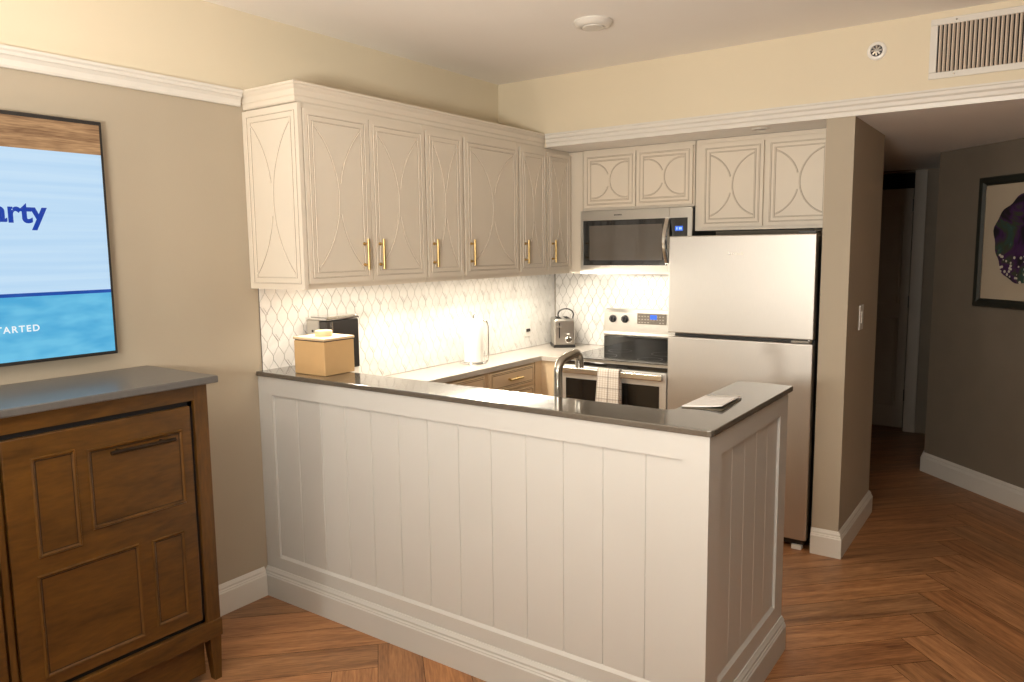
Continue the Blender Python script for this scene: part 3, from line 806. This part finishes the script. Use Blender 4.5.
# ------------------------------------------------------------------ wooden media cabinet
t = thing('media_cabinet', 'brown stained wooden cabinet with grey top below the television', 'cabinet', (0, 0, 0))
Y1, Y0, XF = -.725, -2.06, .450
MB().box(.025, .490, Y0-.03, -.700, 1.118, 1.143).build('top', GREYTOP, t, bevel=.004)
mb = MB()
mb.box(.03, XF-.02, Y0, Y1, .17, 1.118)
mb.build('carcass', CABWOOD, t)
mb = MB()
MB().box(XF-.06, XF, Y1-.052, Y1+.002, .055+.13, 1.118).build('corner_post', CABWOOD, t, bevel=.002)
MB().box(XF-.06, XF, Y0-.002, Y0+.052, .185, 1.118).build('corner_post', CABWOOD, t, bevel=.002)
MB().box(XF-.02, XF, Y0+.052, Y1-.052, 1.062, 1.118).build('top_rail', CABWOOD_H, t)
MB().box(XF-.03, XF+.004, Y0-.006, Y1+.006, .168, .235).build('bottom_rail', CABWOOD_H, t, bevel=.003)
MB().box(XF-.02, XF, -1.412, -1.396, .235, 1.062).build('centre_stile', CABWOOD, t)
for a, b in ((Y0+.064, -1.418), (-1.386, Y1-.066)):
    d = MB(); w = b-a; wood = 0
    # frame stiles and rails, panels with raised bead
    d.box(XF-.018, XF-.002, a, b, .252, 1.044)
    door = d.build('door', CABWOOD_H, t, bevel=.004)
    mir = (a < -1.6)
    pans = [(-1.312, -1.183, .667, .978), (-1.150, -.826, .705, .968), (-1.322, -1.005, .287, .615), (-.962, -.842, .298, .610)]
    for i, (p0, p1, z0, z1) in enumerate(pans):
        if mir: p0, p1 = -2.793-(-p1 if 0 else p1)+.0-.01, -2.793-p0-.01
        q = MB(); X = XF-.002
        def fr(y0_, y1_, za, zb, wd, h):
            vs = []; fs = []; C4 = [(y0_, za), (y1_, za), (y1_, zb), (y0_, zb)]
            for k in range(4):
                y, z = C4[k]; sy = 1 if k in (0, 3) else -1; sz = 1 if k in (0, 1) else -1
                for o_, hh in ((0, 0), (.3, h), (.7, h*.8), (1, 0)): vs.append((X+hh, y+sy*wd*o_, z+sz*wd*o_))
            for k in range(4):
                j = (k+1) % 4
                for m_ in range(3): fs.append((k*4+m_, j*4+m_, j*4+m_+1, k*4+m_+1))
            q.poly(vs, fs)
        fr(p0, p1, z0, z1, .012, .007)
        q.mi = 1
        for aa, bb, cc, dd_ in ((p0+.012, p0+.015, z0+.012, z1-.012), (p1-.015, p1-.012, z0+.012, z1-.012)): q.box(X-.001, X+.0006, aa, bb, cc, dd_)
        for cc, dd_ in ((z0+.012, z0+.015), (z1-.015, z1-.012)): q.box(X-.001, X+.0006, p0+.012, p1-.012, cc, dd_)
        q.build('panel_moulding', [CABWOOD, CABDARK], door)
    h0, h1 = (-1.085, -.866) if not mir else (-1.937, -1.718)
    hb = MB(); X = XF-.002
    hb.cyl((X+.024, h0, .944), (X+.024, h1, .944), .0068, n=12)
    for yy in (h0+.03, h1-.04): hb.cyl((X, yy, .944), (X+.024, yy, .944), .006, n=12)
    hb.build('handle', mat('dark_bronze', (.03, .018, .010), .35, .6, noise=.1), door, smooth=True)
mb = MB(); mb.box(XF-.022, XF-.0005-.015, Y0+.05, Y1-.052, .235, .255).box(XF-.022, XF-.0155, Y0+.05, Y1-.052, 1.040, 1.063).box(XF-.022, XF-.0155, Y1-.068, Y1-.051, .235, 1.063).box(XF-.022, XF-.0155, Y0+.05, Y0+.066, .235, 1.063)
mb.build('shadow_gap', DARK, t)
for sy, yy in ((1, Y1), (-1, Y0)):
    for xx in (XF, .09):
        lg = MB(); a, b = (yy-.045, yy) if sy > 0 else (yy, yy+.045)
        lo = (yy-.030, yy-.004) if sy > 0 else (yy+.004, yy+.030)
        vs = [(xx-.045, a, .168), (xx, a, .168), (xx, b, .168), (xx-.045, b, .168), (xx-.035, lo[0], 0), (xx-.006, lo[0], 0), (xx-.006, lo[1], 0), (xx-.035, lo[1], 0)]
        lg.poly(vs, [(0, 1, 2, 3), (7, 6, 5, 4), (0, 4, 5, 1), (1, 5, 6, 2), (2, 6, 7, 3), (3, 7, 4, 0)]).build('leg', CABWOOD, t)
MB().box(XF-.06, XF-.035, Y0+.05, Y1-.05, .03, .168).build('apron', CABWOOD_H, t)

# ------------------------------------------------------------------ framed picture on the angled wall
ang = R(-45)                                  # local x runs along the wall to the right
c = math.sqrt(.5)
def onwall(t_, z, out=0): return (XH+t_-out*c, YH-t_-out*c, z)
t = thing('framed_picture', 'large framed abstract print hanging on the dark angled hall wall', 'picture', onwall(.269, 1.188, .001), ang)
FS = .80
mb = MB()
pr = [(0, 0), (0, .022), (.006, .028), (.030, .024), (.046, .012), (.046, 0)]
vs = []; fs = []
for k, (cx, cz, sx, sz) in enumerate(((0, 0, 1, 1), (FS, 0, -1, 1), (FS, FS-.008, -1, -1), (0, FS-.008, 1, -1))):
    for o_, h in pr: vs.append((cx+sx*o_, -h, cz+sz*o_))
for k in range(4):
    for m_ in range(6): fs.append((k*6+m_, ((k+1) % 4)*6+m_, ((k+1) % 4)*6+(m_+1) % 6, k*6+(m_+1) % 6))
mb.poly(vs, fs); mb.build('frame', FRAMEW, t)
MB().ribbon([(.049, .049), (FS-.049, .049), (FS-.049, FS-.057), (.049, FS-.057)], .006, .003, -.010, closed=True).build('silver_slip', CHROME, t)
MB().box(.045, FS-.045, -.009, 0, .045, FS-.053).build('mat_board', mat('aged_mat', (.50, .42, .31), .7, noise=.06, nscale=3), t)
def art():
    m, nt, b = newmat('abstract_print'); N = nt.nodes.new; Lk = nt.links.new
    tc = N('ShaderNodeTexCoord'); n = N('ShaderNodeTexNoise'); n.inputs['Scale'].default_value = 4.5; n.inputs['Detail'].default_value = 6; n.inputs['Distortion'].default_value = 2
    Lk(tc.outputs['Object'], n.inputs['Vector']); r = N('ShaderNodeValToRGB'); e = r.color_ramp.elements
    e[0].position = .30; e[0].color = (.012, .010, .012, 1); e[1].position = .75; e[1].color = (.45, .38, .10, 1)
    for p, cc in ((.42, (.015, .012, .016, 1)), (.50, (.06, .015, .085, 1)), (.57, (.05, .06, .03, 1)), (.65, (.03, .08, .075, 1))): x = e.new(p); x.color = cc
    Lk(n.outputs[0], r.inputs[0])
    v = N('ShaderNodeTexVoronoi'); v.inputs['Scale'].default_value = 34; Lk(tc.outputs['Object'], v.inputs['Vector'])
    lt = N('ShaderNodeMath'); lt.operation = 'LESS_THAN'; lt.inputs[1].default_value = .30; Lk(v.outputs['Distance'], lt.inputs[0])
    sp = N('ShaderNodeSeparateXYZ'); Lk(tc.outputs['Object'], sp.inputs[0])
    lz = N('ShaderNodeMath'); lz.operation = 'LESS_THAN'; lz.inputs[1].default_value = -.09; Lk(sp.outputs['Z'], lz.inputs[0])
    mu = N('ShaderNodeMath'); mu.operation = 'MULTIPLY'; Lk(lt.outputs[0], mu.inputs[0]); Lk(lz.outputs[0], mu.inputs[1])
    mx = N('ShaderNodeMix'); mx.data_type = 'RGBA'; Lk(mu.outputs[0], mx.inputs['Factor']); Lk(r.outputs[0], mx.inputs['A']); mx.inputs['B'].default_value = (.62, .58, .48, 1)
    Lk(mx.outputs['Result'], b.inputs['Base Color']); b.inputs['Roughness'].default_value = .6
    return m
mb = MB(); n = 72
vs = [((.272+.010*math.sin(5*a)+.006*math.sin(13*a+1))*math.cos(a), -.0012, (.272+.010*math.sin(5*a)+.006*math.sin(13*a+1))*math.sin(a)) for a in [2*math.pi*k/n for k in range(n)]]
vs += [(x, 0, z) for x, y, z in vs]
mb.poly(vs, [tuple(range(n))]+[(i, (i+1) % n, n+(i+1) % n, n+i) for i in range(n)])
o = mb.build('painted_disc', art(), t); o.location = (.40, -.009, .415)

# ------------------------------------------------------------------ small fixtures
t = thing('light_switch', 'white light switch on the hall side of the column', 'light switch', (2.0935, 2.02, 1.2), math.pi/2)
MB().box(-.045, .045, -.006, 0, -.065, .065).build('plate', WHITEP, t, bevel=.002)
MB().box(-.016, .016, -.010, -.006, -.033, .033).build('rocker', WHITEP, t, bevel=.002)

t = thing('air_vent', 'white slatted air return grille high on the upper wall at the right', 'vent', (2.392, YS, 2.309))
VW, VH = .72, .258
mb = MB(); mb.box(0, VW, -.010, 0, 0, .028); mb.box(0, VW, -.010, 0, VH-.028, VH); mb.box(0, .030, -.010, 0, .028, VH-.028); mb.box(VW-.03, VW, -.010, 0, .028, VH-.028)
mb.build('frame', TRIM, t, bevel=.003)
MB().box(.030, VW-.03, -.0015, 0, .028, VH-.028).build('backing', DARK, t)
mb = MB(); x = .036
while x < VW-.035:
    mb.poly([(x, -.009, .028), (x+.0060, -.002, .028), (x+.0105, -.002, .028), (x+.0045, -.009, .028), (x, -.009, VH-.028), (x+.0060, -.002, VH-.028), (x+.0105, -.002, VH-.028), (x+.0045, -.009, VH-.028)],
            [(0, 1, 2, 3), (7, 6, 5, 4), (0, 4, 5, 1), (1, 5, 6, 2), (2, 6, 7, 3), (3, 7, 4, 0)])
    x += .0165
mb.build('louvres', mat('louvre_metal', (.62, .52, .42), .5, noise=.03), t)
for sx, sz in ((.10, .014), (.10, VH-.014), (VW-.1, .014), (VW-.1, VH-.014)): MB().cyl((sx, -.0115, sz), (sx, -.010, sz), .004, n=10).build('screw', NICKEL, t)

t = thing('fire_sprinkler', 'round white sprinkler with dark star centre on the upper wall, left of the vent', 'sprinkler', (2.174, YS, 2.469))
MB().lathe([(.026, 0), (.042, 0), (.042, .003), (.036, .010), (.028, .012), (.026, .010), (.026, 0)], n=40, axis='-y').build('escutcheon', WHITEP, t, smooth=True)
MB().lathe([(0, 0), (.027, 0), (.027, .003), (0, .003)], n=32, axis='-y').build('cup', DKSTEEL, t, smooth=True)
mb = MB(); mb.cyl((0, -.003, 0), (0, -.016, 0), .006, n=14)
for k in range(8):
    a = k*math.pi/4; ca, sa = math.cos(a), math.sin(a)
    mb.poly([(ca*.005-sa*.003, -.016, sa*.005+ca*.003), (ca*.005+sa*.003, -.016, sa*.005-ca*.003), (ca*.022+sa*.004, -.013, sa*.022-ca*.004), (ca*.022-sa*.004, -.013, sa*.022+ca*.004),
             (ca*.005-sa*.003, -.0145, sa*.005+ca*.003), (ca*.005+sa*.003, -.0145, sa*.005-ca*.003), (ca*.022+sa*.004, -.0115, sa*.022-ca*.004), (ca*.022-sa*.004, -.0115, sa*.022+ca*.004)],
            [(0, 1, 2, 3), (7, 6, 5, 4), (0, 4, 5, 1), (1, 5, 6, 2), (2, 6, 7, 3), (3, 7, 4, 0)])
mb.build('deflector', CHROME, t)

t = thing('smoke_detector', 'white round detector disc on the ceiling', 'detector', (1.13, .875, ZC-.0005))
MB().lathe([(0, 0), (.088, 0), (.088, -.006), (.078, -.020), (.060, -.028), (.056, -.028), (.054, -.024), (0, -.024)], n=56).build('housing', TRIM, t, smooth=True)
MB().lathe([(0, -.0245), (.049, -.0245), (.047, -.030), (0, -.032)], n=40).build('cover', TRIM, t, smooth=True)

t = thing('recessed_downlight', 'small round unlit recessed downlight in the soffit above the refrigerator', 'downlight', (1.615, 1.79, ZS-.0005))
MB().lathe([(.030, 0), (.045, 0), (.044, -.004), (.034, -.006), (.030, -.003), (.030, 0)], n=36).build('trim_ring', TRIM, t, smooth=True)
MB().lathe([(0, -.001), (.031, -.001), (.031, -.002), (0, -.002)], n=36).build('lamp_lens', mat('dull_lens', (.16, .13, .10), .4, noise=.05), t, smooth=True)
